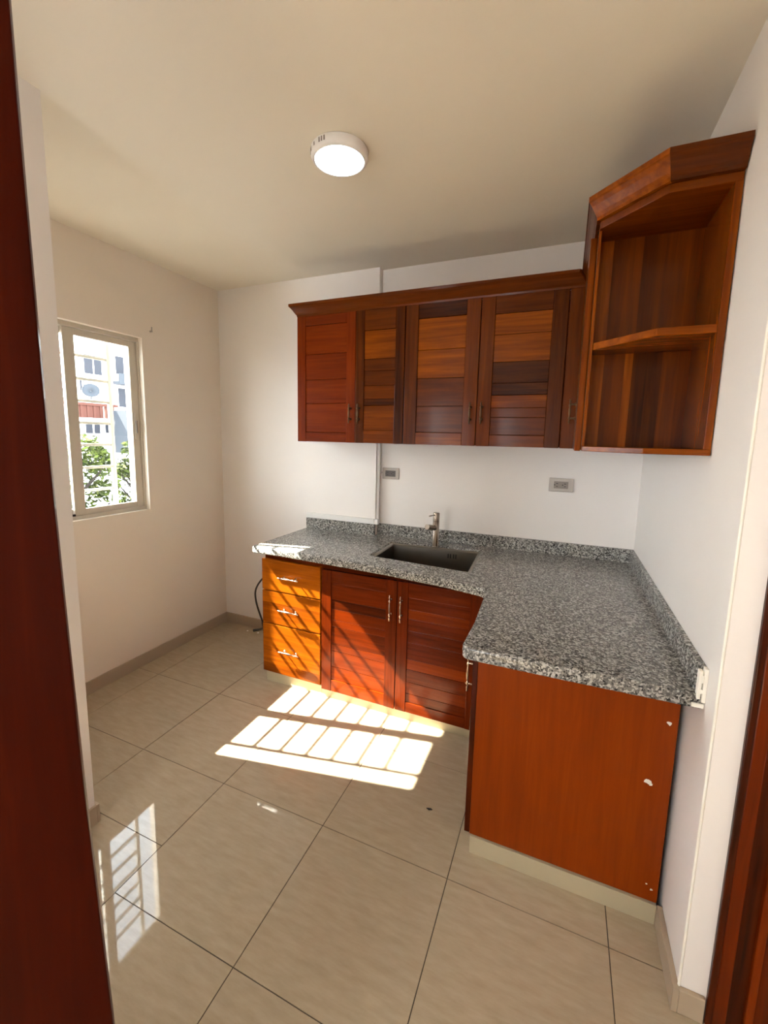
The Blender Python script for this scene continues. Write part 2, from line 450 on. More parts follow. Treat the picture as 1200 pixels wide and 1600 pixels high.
def add_pull(parent, root, pos, L, r, off, axis, mat, rotz=0.0):
    key = (L, r, off, axis, mat.name)
    if key not in _pulls:
        mb = pull('handle', L, r, off, axis)
        me = bpy.data.meshes.new('handle'); me.from_pydata(mb.v, [], mb.f); me.materials.append(mat)
        me.polygons.foreach_set('use_smooth', mb.s); me.update(); _pulls[key] = me
    o = bpy.data.objects.new('handle', _pulls[key]); C.objects.link(o)
    o.parent = parent; o.location = Vector(pos) - root.location; o.rotation_euler = (0, 0, rotz)
    return o

# ---- upper cabinets on the back wall
UY, UB, UT = -0.360, 1.547, 2.322
def upper_cabinet(label, x0, x1, tone, back):
    t = thing('upper_cabinet', label, 'cabinet', ((x0 + x1) / 2, UY / 2, UB), 'upper cabinets along the back wall')
    b = MB()
    b.box(x0, x0 + 0.018, UY + 0.024, back, UB, UT - 0.001, m=1, t=tone); b.box(x1 - 0.018, x1, UY + 0.024, back, UB, UT - 0.001, m=1, t=tone)
    b.box(x0 + 0.018, x1 - 0.018, UY + 0.024, back, UB, UB + 0.016, m=0, t=tone); b.box(x0 + 0.018, x1 - 0.018, UY + 0.024, back, UT - 0.019, UT - 0.001, m=0, t=tone)
    b.box(x0 + 0.018, x1 - 0.018, back - 0.008, back, UB + 0.016, UT - 0.019, m=0, t=0.3)
    b.box(x0 + 0.018, x1 - 0.018, UY + 0.024, UY + 0.042, UT - 0.045, UT - 0.019, m=0, t=0.3)
    b.build('carcass', [WX, WZ], t, bevel=0.0015)
    return t
uA = upper_cabinet('upper cabinet at the left end of the row, reddish plain left door', -2.012, -1.287, 0.45, -P - 0.003)
d = plank_door('door', uA, -2.018, -1.604, UB - 0.004, UT, UY, 0.060, [.075, .30, .50, .69, .92], [.50, .56, .50, .56, .53, .42], (.52, .58), [RX, RZ])
add_pull(d, uA, (-1.632, UY, 1.720), 0.118, 0.0052, 0.026, 'z', BRONZE)
d = plank_door('door', uA, -1.601, -1.289, UB - 0.004, UT, UY, 0.056, [.15, .36, .45, .56, .66, .71, .90], [.36, .60, .22, .30, .45, .20, .52, .44], (.22, .15), [WX, WZ])
d['label'] = 'door of darker mixed planks'
add_pull(d, uA, (-1.573, UY, 1.720), 0.118, 0.0052, 0.026, 'z', BRONZE)
uB = upper_cabinet('upper cabinet with two orange-brown plank doors next to the corner', -1.285, -0.385, 0.35, -0.003)
d = plank_door('door', uB, -1.284, -0.862, UB - 0.004, UT, UY, 0.075, [.10, .32, .52, .72, .91], [.06, .68, .64, .34, .30, .58], (.26, .42), [WX, WZ])
add_pull(d, uB, (-0.893, UY, 1.720), 0.118, 0.0052, 0.026, 'z', BRONZE)
d = plank_door('door', uB, -0.858, -0.432, UB - 0.004, UT, UY, 0.072, [.115, .25, .43, .57, .65, .735, .80, .92], [.30, .66, .60, .12, .14, .55, .42, .32, .40], (.38, .20), [WX, WZ])
add_pull(d, uB, (-0.832, UY, 1.722), 0.118, 0.0052, 0.026, 'z', BRONZE)
b = MB(); b.box(-0.429, -0.366, UY + 0.004, UY + 0.022, UB - 0.004, UT, t=0.30); b.build('corner_stile', WZ, uB, bevel=0.0015)

# ---- cabinet on the right wall between corner and open shelves (seen edge-on)
UX = -0.345; YC0, YC1 = -1.030, -0.362
t = thing('upper_cabinet', 'upper cabinet on the right wall, its door seen edge-on beside the open shelves', 'cabinet', (UX / 2, -0.6, UB), 'upper cabinets along the right wall')
b = MB()
b.box(UX, 0.0 - 0.003, YC1 + 0.002, -0.003, UB, UT - 0.001, m=0, t=0.3)
b.box(UX, -0.003, -0.903, YC1 + 0.001, UB, UB + 0.016, t=0.4); b.box(UX, -0.003, -0.903, YC1 + 0.001, UT - 0.019, UT - 0.001, t=0.4)
b.box(-0.012, -0.003, -0.903, YC1 + 0.001, UB + 0.016, UT - 0.019, t=0.3); b.box(UX, -0.012, -0.903, -0.890, UB + 0.016, UT - 0.019, t=0.3)
b.build('carcass', WY, t, bevel=0.001)
dm = MB(); dm.box(UX - 0.022, UX - 0.001, -0.902, YC1 - 0.022, UB - 0.004, UT, t=0.55)
d = dm.build('door', WZ, t, bevel=0.0018)
add_pull(d, t, (UX - 0.022, -0.47, 1.722), 0.118, 0.0052, 0.026, 'z', BRONZE, rotz=-math.pi / 2)

# ---- open corner shelf unit with a chamfered front
YN = -1.203; XCH = -0.176; YB_ = -0.920
sh = thing('open_shelf_unit', 'open end shelves with chamfered front at the right wall, two tiers', 'shelf', (UX / 2, -1.08, UB), None)
def chamfer(inset=0.0, back=YB_):
    return [(-0.003, back), (UX + inset, back), (UX + inset, YC0 - 0.0 + inset * .4), (XCH + inset * .4, YN + inset), (-0.003, YN + inset)]
m = MB(); m.prism(chamfer(), UB - 0.002, UB + 0.016, t=0.55); m.build('bottom_board', WX, sh, bevel=0.002)
m = MB(); m.prism(chamfer(), UT - 0.026, UT - 0.001, t=0.42); m.build('top_board', WX, sh, bevel=0.002)
m = MB(); m.prism(chamfer(0.010), 1.900, 1.924, t=0.62); m.build('shelf_board', WX, sh, bevel=0.002)
m = MB()
px = [UX, -0.290, -0.258, -0.222, -0.196, -0.150, -0.105, -0.055, -0.022]
tn = [.66, .24, .34, .58, .12, .20, .36, .26]
for i in range(8):
    m.box(px[i], px[i + 1], YB_, YB_ + 0.014, UB + 0.016, 1.900, t=tn[i])
tn = [.62, .22, .34, .40, .18, .26, .40, .30]
for i in range(8):
    m.box(px[i], px[i + 1], YB_, YB_ + 0.014, 1.924, UT - 0.024, t=tn[i])
m.build('back_panel', WZ, sh)
m = MB(); m.box(-0.022, -0.003, YN + 0.001, YB_ + 0.014, UB + 0.016, UT - 0.024, t=0.50); m.build('side_panel', WZ, sh, bevel=0.0015)
m = MB(); m.box(UX, UX + 0.009, YC0 + 0.012, YB_ - 0.0005, UB + 0.016, UT - 0.026, t=0.58); m.build('side_panel', WZ, sh, bevel=0.0015)

# ---- crown moulding over all the upper cabinets
def crown():
    # path of the carcass faces (x,y) and outward offset direction handled by mitring
    path = [(-2.012, -P - 0.003), (-2.012, UY + 0.01), (UX - 0.004, UY + 0.01), (UX - 0.004, YC0 - 0.004), (XCH, YN - 0.006), (-0.003, YN - 0.006)]
    prof = [(-0.016, -0.002), (0.008, -0.002), (0.010, 0.008), (0.018, 0.018), (0.032, 0.040), (0.042, 0.052), (0.047, 0.056), (0.047, 0.071), (-0.016, 0.071)]
    prof_r = [(a * 0.78 if a > 0 else a, z) for a, z in prof]
    n = len(path); nd = []
    for i in range(n):
        ds = []
        for a, c in ((i - 1, i), (i, i + 1)):
            if a >= 0 and c < n:
                v = Vector((path[c][0] - path[a][0], path[c][1] - path[a][1])).normalized(); ds.append(Vector((v.y, -v.x)))
        k = sum(ds, Vector((0, 0))).normalized(); sc = 1 / max(0.4, k.dot(ds[0])); nd.append(k * sc)
    return path, prof, prof_r, nd
path, prof, prof_r, nd = crown()
ZC = UT + 0.002
def crown_piece(name, label, i0, i1, mats, tones, pr, group=None):
    m = MB(); k = len(pr)
    rings = []
    for i in range(i0, i1 + 1):
        rings.append([(path[i][0] + nd[i].x * a, path[i][1] + nd[i].y * a, ZC + z) for a, z in pr])
    for i in range(len(rings) - 1):
        A, B = rings[i], rings[i + 1]
        vs = A + B
        fs = [(j, (j + 1) % k, k + (j + 1) % k, k + j) for j in range(k)]
        m.mesh(vs, fs, 0, tones[i])
    m.face(rings[0], 0, tones[0]); m.face(rings[-1][::-1], 0, tones[-1])
    o = m.build(name, mats, None)
    return tag(o, label, 'moulding', group)
ncr = nd[2].copy()
crown_piece('crown_moulding', 'long crown moulding over the back wall cabinets', 0, 2, [WX], [.30, .38], prof, 'crown mouldings of the upper cabinets')
crown_piece('crown_moulding', 'angled crown moulding over the open shelves and right wall cabinet', 2, 5, [WX], [.22, .62, .22], prof_r, 'crown mouldings of the upper cabinets')

# ---- base cabinets
BY, BB, BT = -0.649, 0.068, 0.815
def carcass_mb(x0, x1, y0, y1, z0, z1, m=0, t=0.3):
    b = MB()
    b.box(x0, x0 + 0.018, y0, y1, z0, z1, m, t); b.box(x1 - 0.018, x1, y0, y1, z0, z1, m, t)
    b.box(x0 + 0.018, x1 - 0.018, y0, y1, z0, z0 + 0.018, m, t)
    b.box(x0 + 0.018, x1 - 0.018, y1 - 0.01, y1, z0 + 0.018, z1, m, t)
    b.box(x0 + 0.018, x1 - 0.018, y0, y0 + 0.02, z1 - 0.06, z1, m, t)
    return b
dc = thing('drawer_cabinet', 'three-drawer base cabinet at the left end under the granite', 'cabinet', (-1.88, -0.35, 0))
carcass_mb(-2.088, -1.669, BY + 0.026, -P - 0.016, BB, 0.853).build('carcass', RX, dc, bevel=0.0015)
k = MB(); k.box(-2.080, -1.669, BY + 0.012, -P - 0.016, 0, BB - 0.001); k.build('toe_kick', KICK, dc, bevel=0.001)
for (z0, z1, cuts, tn, hz) in ((.618, BT, [.45], [.70, .82], .714), (.402, .612, [.35], [.72, .62], .505), (BB + .004, .396, [.28, .55, .8], [.76, .66, .70, .56], .236)):
    m = MB(); n = len(tn); zs = [z1] + [z1 - c * (z1 - z0) for c in cuts] + [z0]
    m.box(-2.095, -1.672, BY + .002, BY + 0.024, z0, z1, t=tn[0])
    for i in range(n):
        m.box(-2.0942, -1.6728, BY, BY + 0.003, zs[i + 1] + (.0008 if i == n - 1 else 0), zs[i] - (.0008 if i == 0 else 0), t=tn[i])
    d = m.build('drawer', WX, dc, bevel=0.0012)
    add_pull(d, dc, (-1.886, BY, hz), 0.150, 0.0058, 0.026, 'x', SILVER)
sc = thing('sink_cabinet', 'base cabinet with two reddish plank doors under the sink', 'cabinet', (-1.2, -0.35, 0))
carcass_mb(-1.668, -0.722, BY + 0.026, -0.075, BB, 0.853, t=0.25).build('carcass', RX, sc, bevel=0.0015)
k = MB(); k.box(-1.668, -0.640, BY + 0.012, -0.075, 0, BB - 0.001); k.build('toe_kick', KICK, sc, bevel=0.001)
b = MB(); b.box(-0.7215, -0.634, BY + 0.020, BY + 0.038, 0.0715, 0.853, t=0.22); b.build('corner_stile', RZ, sc, bevel=0.001)
dz0, dz1 = BB - 0.014, 0.806
d = plank_door('door', sc, -1.662, -1.188, dz0, dz1, BY, 0.064, [.10, .235, .31, .40, .455, .60, .655, .79, .90], [.32, .36, .12, .44, .50, .28, .44, .50, .56, .60], (.26, .34), [RX, RZ])
add_pull(d, sc, (-1.220, BY, 0.656), 0.148, 0.0052, 0.026, 'z', SILVER)
d = plank_door('door', sc, -1.184, -0.725, dz0, dz1, BY, 0.062, [.11, .20, .27, .36, .45, .58, .66, .76, .85, .92], [.40, .44, .58, .40, .28, .34, .62, .36, .50, .36, .42], (.34, .30), [RX, RZ])
add_pull(d, sc, (-1.157, BY, 0.658), 0.148, 0.0052, 0.026, 'z', SILVER)

PX, PY = -0.634, -1.268
pc = thing('end_cabinet', 'base cabinet on the right with plain glossy reddish-brown end panel', 'cabinet', (-0.32, -0.8, 0))
b = MB()
b.box(PX + 0.002, -0.030, PY + 0.016, BY + 0.018, 0.072, 0.853, t=0.3); b.build('carcass', RZ, pc, bevel=0.0015)
ENDM = wood('end_panel_veneer', 'z', (0.11, 0.014, 0.0005, 1), (0.225, 0.032, 0.0008, 1), (0.32, 0.060, 0.002, 1), rough=0.30, coat=0.12)
b = MB(); b.box(PX, -0.016, PY, PY + 0.016, 0.076, 0.853, t=0.5)
ep = b.build('end_panel', ENDM, pc, bevel=0.001)
def chip(x, z, r, seed, y=PY):
    rr = random.Random(seed); m = MB(); n = 9; pts = []
    for i in range(n):
        a = 2 * math.pi * i / n; q = r * rr.uniform(.55, 1.15); pts.append((x + q * math.cos(a), z + q * .8 * math.sin(a)))
    vs = [(a, y - 0.0012, c) for a, c in pts] + [(a, y + 0.0005, c) for a, c in pts]
    m.mesh(vs, [tuple(range(n))] + [(i, n + i, n + (i + 1) % n, (i + 1) % n) for i in range(n)])
    o = m.build('chip', GROUT, ep); o['label'] = 'white chip in the veneer'
chip(-0.040, 0.714, 0.009, 3); chip(-0.078, 0.498, 0.011, 5); chip(-0.070, 0.492, 0.006, 8)
chip(-0.035, 0.120, 0.005, 9); chip(-0.05, 0.135, 0.003, 10)
b = MB(); b.box(PX - 0.022, PX - 0.002, PY + 0.012, -0.68, 0.066, 0.825, t=0.18)
d = b.build('door', RZ, pc, bevel=0.002)
add_pull(d, pc, (PX - 0.022, -1.205, 0.690), 0.148, 0.0052, 0.026, 'z', SILVER, rotz=-math.pi / 2)
k = MB(); k.box(PX + 0.004, -0.017, PY - 0.006, -0.62, 0, 0.071); k.build('toe_kick', KICK, pc, bevel=0.001)

# ---- granite worktop
def curve_slab(name, outer, holes, z0, z1, bev, mat, parent):
    cu = bpy.data.curves.new(name, 'CURVE'); cu.dimensions = '2D'; cu.fill_mode = 'BOTH'
    for poly in [outer] + holes:
        s = cu.splines.new('POLY'); s.points.add(len(poly) - 1); s.use_cyclic_u = True
        for p, q in zip(s.points, poly): p.co = (q[0], q[1], 0, 1)
    cu.extrude = (z1 - z0) / 2 - bev; cu.bevel_depth = bev; cu.bevel_resolution = 3; cu.offset = -bev
    tmp = bpy.data.objects.new('tmp', cu); C.objects.link(tmp)
    dg = bpy.context.evaluated_depsgraph_get()
    me = bpy.data.meshes.new_from_object(tmp.evaluated_get(dg))
    bpy.data.objects.remove(tmp); me.name = name
    base = parent.location
    for v in me.vertices: v.co = v.co + Vector((0, 0, (z0 + z1) / 2)) - base
    me.materials.clear(); me.materials.append(mat)
    at = me.attributes.new('tone', 'FLOAT', 'FACE')
    o = bpy.data.objects.new(name, me); C.objects.link(o); o.parent = parent
    return o
ZT = 0.900
def rnd(cx, cy, r, a0, a1, n=5):
    return [(cx + r * math.cos(math.radians(a0 + (a1 - a0) * i / n)), cy + r * math.sin(math.radians(a0 + (a1 - a0) * i / n))) for i in range(n + 1)]
ct = thing('granite_worktop', 'L-shaped speckled grey granite worktop on the base cabinets', 'worktop', (-0.9, -0.6, 0.855))
outer = [(-2.142, -P - 0.002), (-2.132, -0.690), (-1.90, -0.690), (-1.60, -0.705), (-1.236, -0.728), (-0.878, -0.776), (-0.720, -0.815), (-0.684, -0.835)]
outer += [(-0.668, -1.200)] + rnd(-0.640, -1.388, 0.030, 180, 270) + [(-0.50, -1.418), (-0.3, -1.415), (-0.003, -1.408), (-0.003, -0.003), (XP + 0.003, -0.003), (XP + 0.003, -P - 0.002)]
SINK = [(-1.400, -0.548), (-0.802, -0.604), (-0.825, -0.135), (-1.408, -0.182)]
def shrink(poly, d):
    cx = sum(p[0] for p in poly) / 4; cy = sum(p[1] for p in poly) / 4
    return [(x - math.copysign(d, x - cx), y - math.copysign(d, y - cy)) for x, y in poly]
curve_slab('slab', outer, [shrink(SINK, 0.0)], 0.855, ZT, 0.009, GRAN, ct)
ZS = 0.976
b = MB(); b.box(-2.140, XP + 0.003, -P - 0.020, -P - 0.001, ZT, ZS); b.build('backsplash', GRAN, ct, bevel=0.001)
b = MB(); b.box(XP + 0.0035, -0.021, -0.021, -0.002, ZT, ZS); b.build('backsplash', GRAN, ct, bevel=0.001)
b = MB(); b.box(-0.020, -0.001, -1.400, -0.002, ZT, ZS); b.build('backsplash', GRAN, ct, bevel=0.001)
g = MB()
rr = random.Random(4)
for (x0, x1, z0, z1) in ((-0.0215, -0.013, .888, .970), (-0.010, -0.0005, .880, .978), (-0.016, -0.003, .935, .958), (-0.018, -0.004, .905, .918)):
    g.box(x0, x1, -1.414 + rr.uniform(-.002, .002), -1.398, z0, z1)
g.box(-0.030, -0.002, -1.413, -1.400, 0.862, 0.874)
go = g.build('mortar_edge', GROUT, ct, bevel=0.0015); go['label'] = 'ragged white mortar on the end of the backsplash'

# ---- sink and mixer tap
sk = thing('kitchen_sink', 'rectangular stainless steel sink set into the granite', 'sink', (-1.11, -0.37, 0.70))
def ring(poly, z): return [(x, y, z) for x, y in poly]
m = MB()
levels = [(shrink(SINK, 0.0015), 0.892), (shrink(SINK, 0.016), 0.890), (shrink(SINK, 0.022), 0.884), (shrink(SINK, 0.028), 0.722), (shrink(SINK, 0.040), 0.708)]
rs = [ring(p, z) for p, z in levels]
for i in range(len(rs) - 1):
    for j in range(4):
        j2 = (j + 1) % 4
        m.face([rs[i][j], rs[i][j2], rs[i + 1][j2], rs[i + 1][j]])
m.face(rs[-1])
o = m.build('basin', SINKM, sk)
bm = bmesh.new(); bm.from_mesh(o.data); bmesh.ops.remove_doubles(bm, verts=bm.verts, dist=1e-5); bmesh.ops.recalc_face_normals(bm, faces=bm.faces)
for f in bm.faces: f.normal_flip() if f.normal.z < -0.5 else None
bm.to_mesh(o.data); bm.free()
so_ = o.modifiers.new('thickness', 'SOLIDIFY'); so_.thickness = 0.0012
m = MB()
for i in range(4):
    x = -1.030 + [0, .014, .034, .048][i]
    y = -0.182 + (x + 1.408) / (1.408 - .825) * 0.047 - 0.0255
    m.box(x, x + 0.006, y - 0.0014, y + 0.0004, 0.836, 0.864)
m.build('overflow_slots', DARK, sk)
m = MB(); m.tube([(-1.11, -0.36, .7085), (-1.11, -0.36, .7105)], .042, 20); m.build('drain', STEEL, sk)

fa = thing('mixer_tap', 'cylindrical brushed steel mixer tap behind the sink', 'tap', (-1.117, -0.162, ZT))
m = MB(); m.tube([(-1.117, -0.162, ZT), (-1.117, -0.162, ZT + .004), (-1.117, -0.162, ZT + .005), (-1.117, -0.162, 1.062)], [.024, .024, .0205, .0205], 24); m.build('body', STEEL, fa)
m = MB(); m.tube([(-1.117, -0.162, 1.0635), (-1.117, -0.162, 1.112), (-1.117, -0.162, 1.116)], [.0205, .0205, .0185], 24)
cp = m.build('cartridge_cap', STEEL, fa)
m = MB(); m.tube([(-1.120, -0.170, 1.103), (-1.142, -0.235, 1.103)], [.0042, .0042], 10); m.build('lever', STEEL, cp)
m = MB(); m.tube([(-1.121, -0.170, 1.018), (-1.146, -0.262, 1.040)], [.0165, .0165], 20); m.build('spout', STEEL, fa)

# ---- sockets and cable ducts
def outlet(label, x, z, wd, ht, inner, sock, holes):
    t = thing('wall_socket', label, 'socket', (x, 0, z), 'sockets over the worktop')
    m = MB(); m.box(x - wd / 2, x + wd / 2, -0.009, -0.0005, z - ht / 2, z + ht / 2); m.build('face_plate', PLATE, t, bevel=0.003)
    iw, ih = inner
    m = MB(); m.box(x - iw / 2, x + iw / 2, -0.0115, -0.008, z - ih / 2, z + ih / 2); r = m.build('receptacle', sock, t, bevel=0.001)
    if holes:
        for s in (-1, 1):
            m = MB()
            m.box(x + s * iw * .28 - .0055, x + s * iw * .28 + .0055, -0.0119, -0.011, z + .006, z + .0095)
            m.box(x + s * iw * .28 - .0045, x + s * iw * .28 + .0045, -0.0119, -0.011, z - .0105, z - .007)
            m.box(x + s * iw * .28 - .016, x + s * iw * .28 - .010, -0.0119, -0.011, z - .003, z + .003)
            m.build('contact_slots', DARK, r)
    return t
outlet('wall socket with dark insert beside the cable duct', -1.497, 1.333, .122, .078, (.074, .041), SOCKD, True)
outlet('wall socket with two grey outlets below the corner cabinet', -0.407, 1.321, .134, .080, (.078, .042), SOCK, True)

du = thing('cable_duct', 'white plastic cable duct over the left backsplash rising up the wall step', 'duct', (-1.86, -P, ZS))
m = MB(); m.box(-2.138, XP + 0.002, -P - 0.022, -P - 0.001, ZS + 0.002, 1.014); m.build('horizontal_run', PLAST, du, bevel=0.0015)
m = MB(); m.box(-2.138, XP + 0.002, -P - 0.026, -P - 0.022, 1.000, 1.014); m.build('cover_lip', PLAST, du, bevel=0.001)
m = MB(); m.box(XP + 0.002, XP + 0.020, -0.040, -0.022, ZS + 0.002, UB - 0.002); m.box(XP + 0.002, XP + 0.027, -0.072, -0.040, ZS + 0.002, 1.014)
m.box(XP + 0.002, XP + 0.012, -0.022, -0.001, ZS + .002, UB - .002); m.build('vertical_run', PLAST, du, bevel=0.0015)
m = MB(); m.tube([(XP + .010, -.030, 1.345), (XP + .024, -.030, 1.343), (-1.556, -.006, 1.338)], .004, 8); m.build('branch_cable', PLAST, du)

# ---- ceiling lamp
LX, LY = -1.283, -1.158
lp = thing('ceiling_light', 'round white surface-mounted ceiling light, switched on', 'lamp', (LX, LY, H))
def disc_profile(m, prof, seg=48, mat=0):
    vs = []
    for r, z in prof:
        for k in range(seg):
            a = 2 * math.pi * k / seg; vs.append((LX + r * math.cos(a), LY + r * math.sin(a), z))
    fs = [(i * seg + k, i * seg + (k + 1) % seg, (i + 1) * seg + (k + 1) % seg, (i + 1) * seg + k) for i in range(len(prof) - 1) for k in range(seg)]
    m.mesh(vs, fs, mat, 0.5, True); return vs[-seg:]
m = MB(); last = disc_profile(m, [(.002, H - .0006), (.108, H - .0006), (.111, H - .004), (.110, H - .026), (.106, H - .034), (.100, H - .0385), (.0955, H - .0385), (.0945, H - .030)]); m.build('housing', plain('white_lamp_housing', (.82, .80, .78, 1), .4), lp)
m = MB(); last = disc_profile(m, [(.0945, H - .031), (.0940, H - .038), (.080, H - .0405), (.040, H - .042), (.002, H - .0425)]); m.build('diffuser', LAMPM, lp)
for a0 in (-92, -98, -104, -120, -137, -143, -149):
    a = math.radians(a0); cx, cy = LX + .1108 * math.cos(a), LY + .1108 * math.sin(a)
    tx, ty = -math.sin(a), math.cos(a); nx, ny = math.cos(a), math.sin(a)
    m = MB(); w_, h0, h1 = .0028, H - .024, H - .008
    if a0 == -120: h0, h1 = H - .022, H - .010
    vs = []
    for s in (-1, 1):
        for e_ in (-.001, .0006):
            for z in (h0, h1): vs.append((cx + tx * w_ * s + nx * e_, cy + ty * w_ * s + ny * e_, z))
    m.mesh(vs, [(0, 1, 3, 2), (4, 6, 7, 5), (2, 3, 7, 6), (0, 4, 5, 1), (1, 5, 7, 3), (0, 2, 6, 4)])
    m.build('vent_slot', SOCK, lp)

# ---- gas hose with valve beside the drawers
hs = thing('gas_hose', 'thin black hose hanging in a loop beside the drawer cabinet', 'hose', (-2.25, -0.25, 0))
def bez(pts, n=40):
    # Catmull-Rom through the points
    out = []; P_ = [pts[0]] + pts + [pts[-1]]
    for i in range(1, len(P_) - 2):
        a, b_, c, d_ = [Vector(q) for q in P_[i - 1:i + 3]]
        for k in range(n // (len(pts) - 1) + 1):
            t_ = k / (n // (len(pts) - 1) + 1)
            out.append(0.5 * ((2 * b_) + (c - a) * t_ + (2 * a - 5 * b_ + 4 * c - d_) * t_ ** 2 + (3 * b_ - a - 3 * c + d_) * t_ ** 3))
    out.append(Vector(pts[-1])); return out
HP = [(-2.104, -0.30, 0.650), (-2.16, -0.33, 0.635), (-2.30, -0.34, 0.585), (-2.395, -0.34, 0.475), (-2.40, -0.34, 0.37), (-2.345, -0.34, 0.225), (-2.315, -0.34, 0.165)]
HP2 = [(-2.315, -0.34, 0.165), (-2.28, -0.34, 0.10), (-2.21, -0.36, 0.04), (-2.108, -0.38, 0.015)]
m = MB(); m.tube(bez(HP), .0065, 10); m.build('hose', BLACK, hs)
m = MB(); m.tube(bez(HP2), .0075, 10); m.build('hose', BLACK, hs)
m = MB(); m.tube([(-2.345, -.34, .225), (-2.335, -.34, .205), (-2.325, -.34, .18), (-2.31, -.34, .155)], [.009, .014, .014, .010], 12)
v_ = m.build('valve', BLACK, hs)
m = MB(); m.tube([(-2.330, -.34, .18), (-2.365, -.35, .165), (-2.415, -.355, .150)], [.007, .008, .010], 10); m.build('valve_lever', BLACK, v_)

# ---- hook on the left wall, crumbs on the floor
m = MB(); m.tube([(XL, -.668, 2.235), (XL + .016, -.668, 2.235)], .006, 10); m.tube([(XL + .013, -.668, 2.230), (XL + .016, -.668, 2.262)], .0035, 8)
tag(m.build('wall_hook', GRILLE), 'small white hook on the left wall by the top window corner', 'hook')
for i, (x, y, r, lb) in enumerate(((-2.56, -0.13, .010, 'small plaster crumb on the floor near the back skirting, rightmost of the pair'), (-2.66, -0.135, .008, 'small plaster crumb on the floor near the back skirting, leftmost of the pair'))):
    m = MB(); rr = random.Random(20 + i)
    bmx = bmesh.new(); bmesh.ops.create_icosphere(bmx, subdivisions=1, radius=r)
    vs = [(x + v.co.x * rr.uniform(.7, 1.2), y + v.co.y * rr.uniform(.7, 1.2), max(0.0003, r * .5 + v.co.z * .55)) for v in bmx.verts]
    m.mesh(vs, [[v.index for v in f.verts] for f in bmx.faces]); bmx.free()
    tag(m.build('plaster_crumb', GROUT), lb, 'debris', 'crumbs by the skirting')
m = MB(); m.prism([(-.838, -1.152), (-.826, -1.157), (-.812, -1.150), (-.820, -1.145)], .0004, .003); tag(m.build('wood_splinter', BLACK), 'tiny dark splinter on the tiles in front of the sink cabinet', 'debris')

# ---- security grille outside the window
gr = thing('security_grille', 'white metal security grille outside the window', 'grille', (-3.15, -1.1, WZ0))
XG = -3.105
for y in (-0.864, -1.452):
    m = MB(); m.box(XG - .011, XG + .011, y - .012, y + .012, WZ0 - .019, WZ1 + .119); m.build('post', GRILLE, gr, bevel=0.002)
for z in (2.027, 1.892, 1.763, 1.631, 1.497, 1.3574, 1.2155):
    m = MB(); m.box(XG - .007, XG + .007, -1.440, -.876, z - .0085, z + .0085); m.build('bar', GRILLE, gr, bevel=0.0015)


# ------------------------------------------------------------ outside
GZ = -6.0
gm = paint('street_ground', (0.12, 0.12, 0.125), rough=0.9, bump=0.0)
o = box_obj('ground', (-90, XO - 1.2, -60, 90, GZ - 0.2, GZ), gm); struct(o)
BW = plain('white_render', (0.80, 0.80, 0.80, 1), 0.8)
BG = plain('grey_blue_render', (0.050, 0.056, 0.066, 1), 0.8, spec=0.1)
TERR = plain('terracotta', (0.085, 0.036, 0.028, 1), 0.8, spec=0.1)
WGL = plain('dark_window_glass', (0.032, 0.034, 0.042, 1), 0.5, spec=0.05)
def building(label, x0, x1, y0, y1, z1, mat, wins, extras=None, group=None):
    t = thing('apartment_building', label, 'building', ((x0 + x1) / 2, (y0 + y1) / 2, GZ), group)
    m = MB(); m.box(x0, x1, y0, y1, GZ, z1); wl_ = m.build('wall', mat, t)
    for (ya, yb, za, zb) in wins:
        m = MB(); m.box(x1 - .05, x1 + .06, ya, yb, za, zb); wo = m.build('window', WGL, t)
        f = MB(); f.box(x1 + .02, x1 + .09, (ya + yb) / 2 - .04, (ya + yb) / 2 + .04, za, zb); f.box(x1 + .02, x1 + .10, ya - .08, yb + .08, za - .12, za); f.build('window_frame', BW, wo)
    return t
bt = building('tall white apartment block far behind the terrace house', -44, -34, 18.4, 32, 11.5, BW,
         [(19.0, 20.3, 5.9, 7.3), (21.5, 22.9, 6.2, 7.6), (21.6, 22.9, 3.6, 5.1), (23.6, 23.9, 6.0, 6.9), (23.6, 23.9, 4.3, 5.1), (18.6, 18.9, 4.6, 5.4)], group='buildings outside the window')
m = MB(); m.box(-34, -33.2, 21.2, 23.2, 5.35, 5.6); m.box(-33.3, -33.2, 21.2, 23.2, 5.6, 6.2); m.build('balcony', BG, bt)
bh = building('lower white house with terracotta roof terrace behind the tree', -33, -29, 13.6, 17.9, 2.45, BW,
         [(15.6, 16.5, 1.45, 2.05), (16.9, 17.5, 1.5, 2.05), (14.6, 15.2, 1.2, 1.9)], group='buildings outside the window')
m = MB()
for y in [13.7 + .42 * i for i in range(10)]: m.box(-29.25, -29.05, y, y + .16, 2.45, 3.30, t=.5)
m.box(-29.3, -29.0, 13.6, 17.9, 3.25, 3.42); m.box(-29.25, -29.1, 15.2, 16.9, 2.45, 3.3)
m.build('terrace_railing', TERR, bh)
bs = building('grey gabled house to the right behind the tree', -30.5, -27, 18.1, 22.5, 1.2, BW, [(18.3, 18.7, .6, 1.1)], group='buildings outside the window')
m = MB(); m.mesh([(-27, 17.0, 0.2), (-27, 20.3, 0.2), (-27, 17.2, 3.0), (-28.7, 17.0, 0.2), (-28.7, 20.3, 0.2), (-28.7, 17.2, 3.0)], [(0, 1, 2), (3, 5, 4), (0, 2, 5, 3), (1, 4, 5, 2), (0, 3, 4, 1)]); m.build('gable', BG, bs)
m = MB(); m.box(-27.4, -26.9, 17.6, 19.6, 2.2, 3.0); m.box(-27.5, -26.8, 17.5, 19.7, 2.95, 3.15); m.build('chimney_room', TERR, bs)
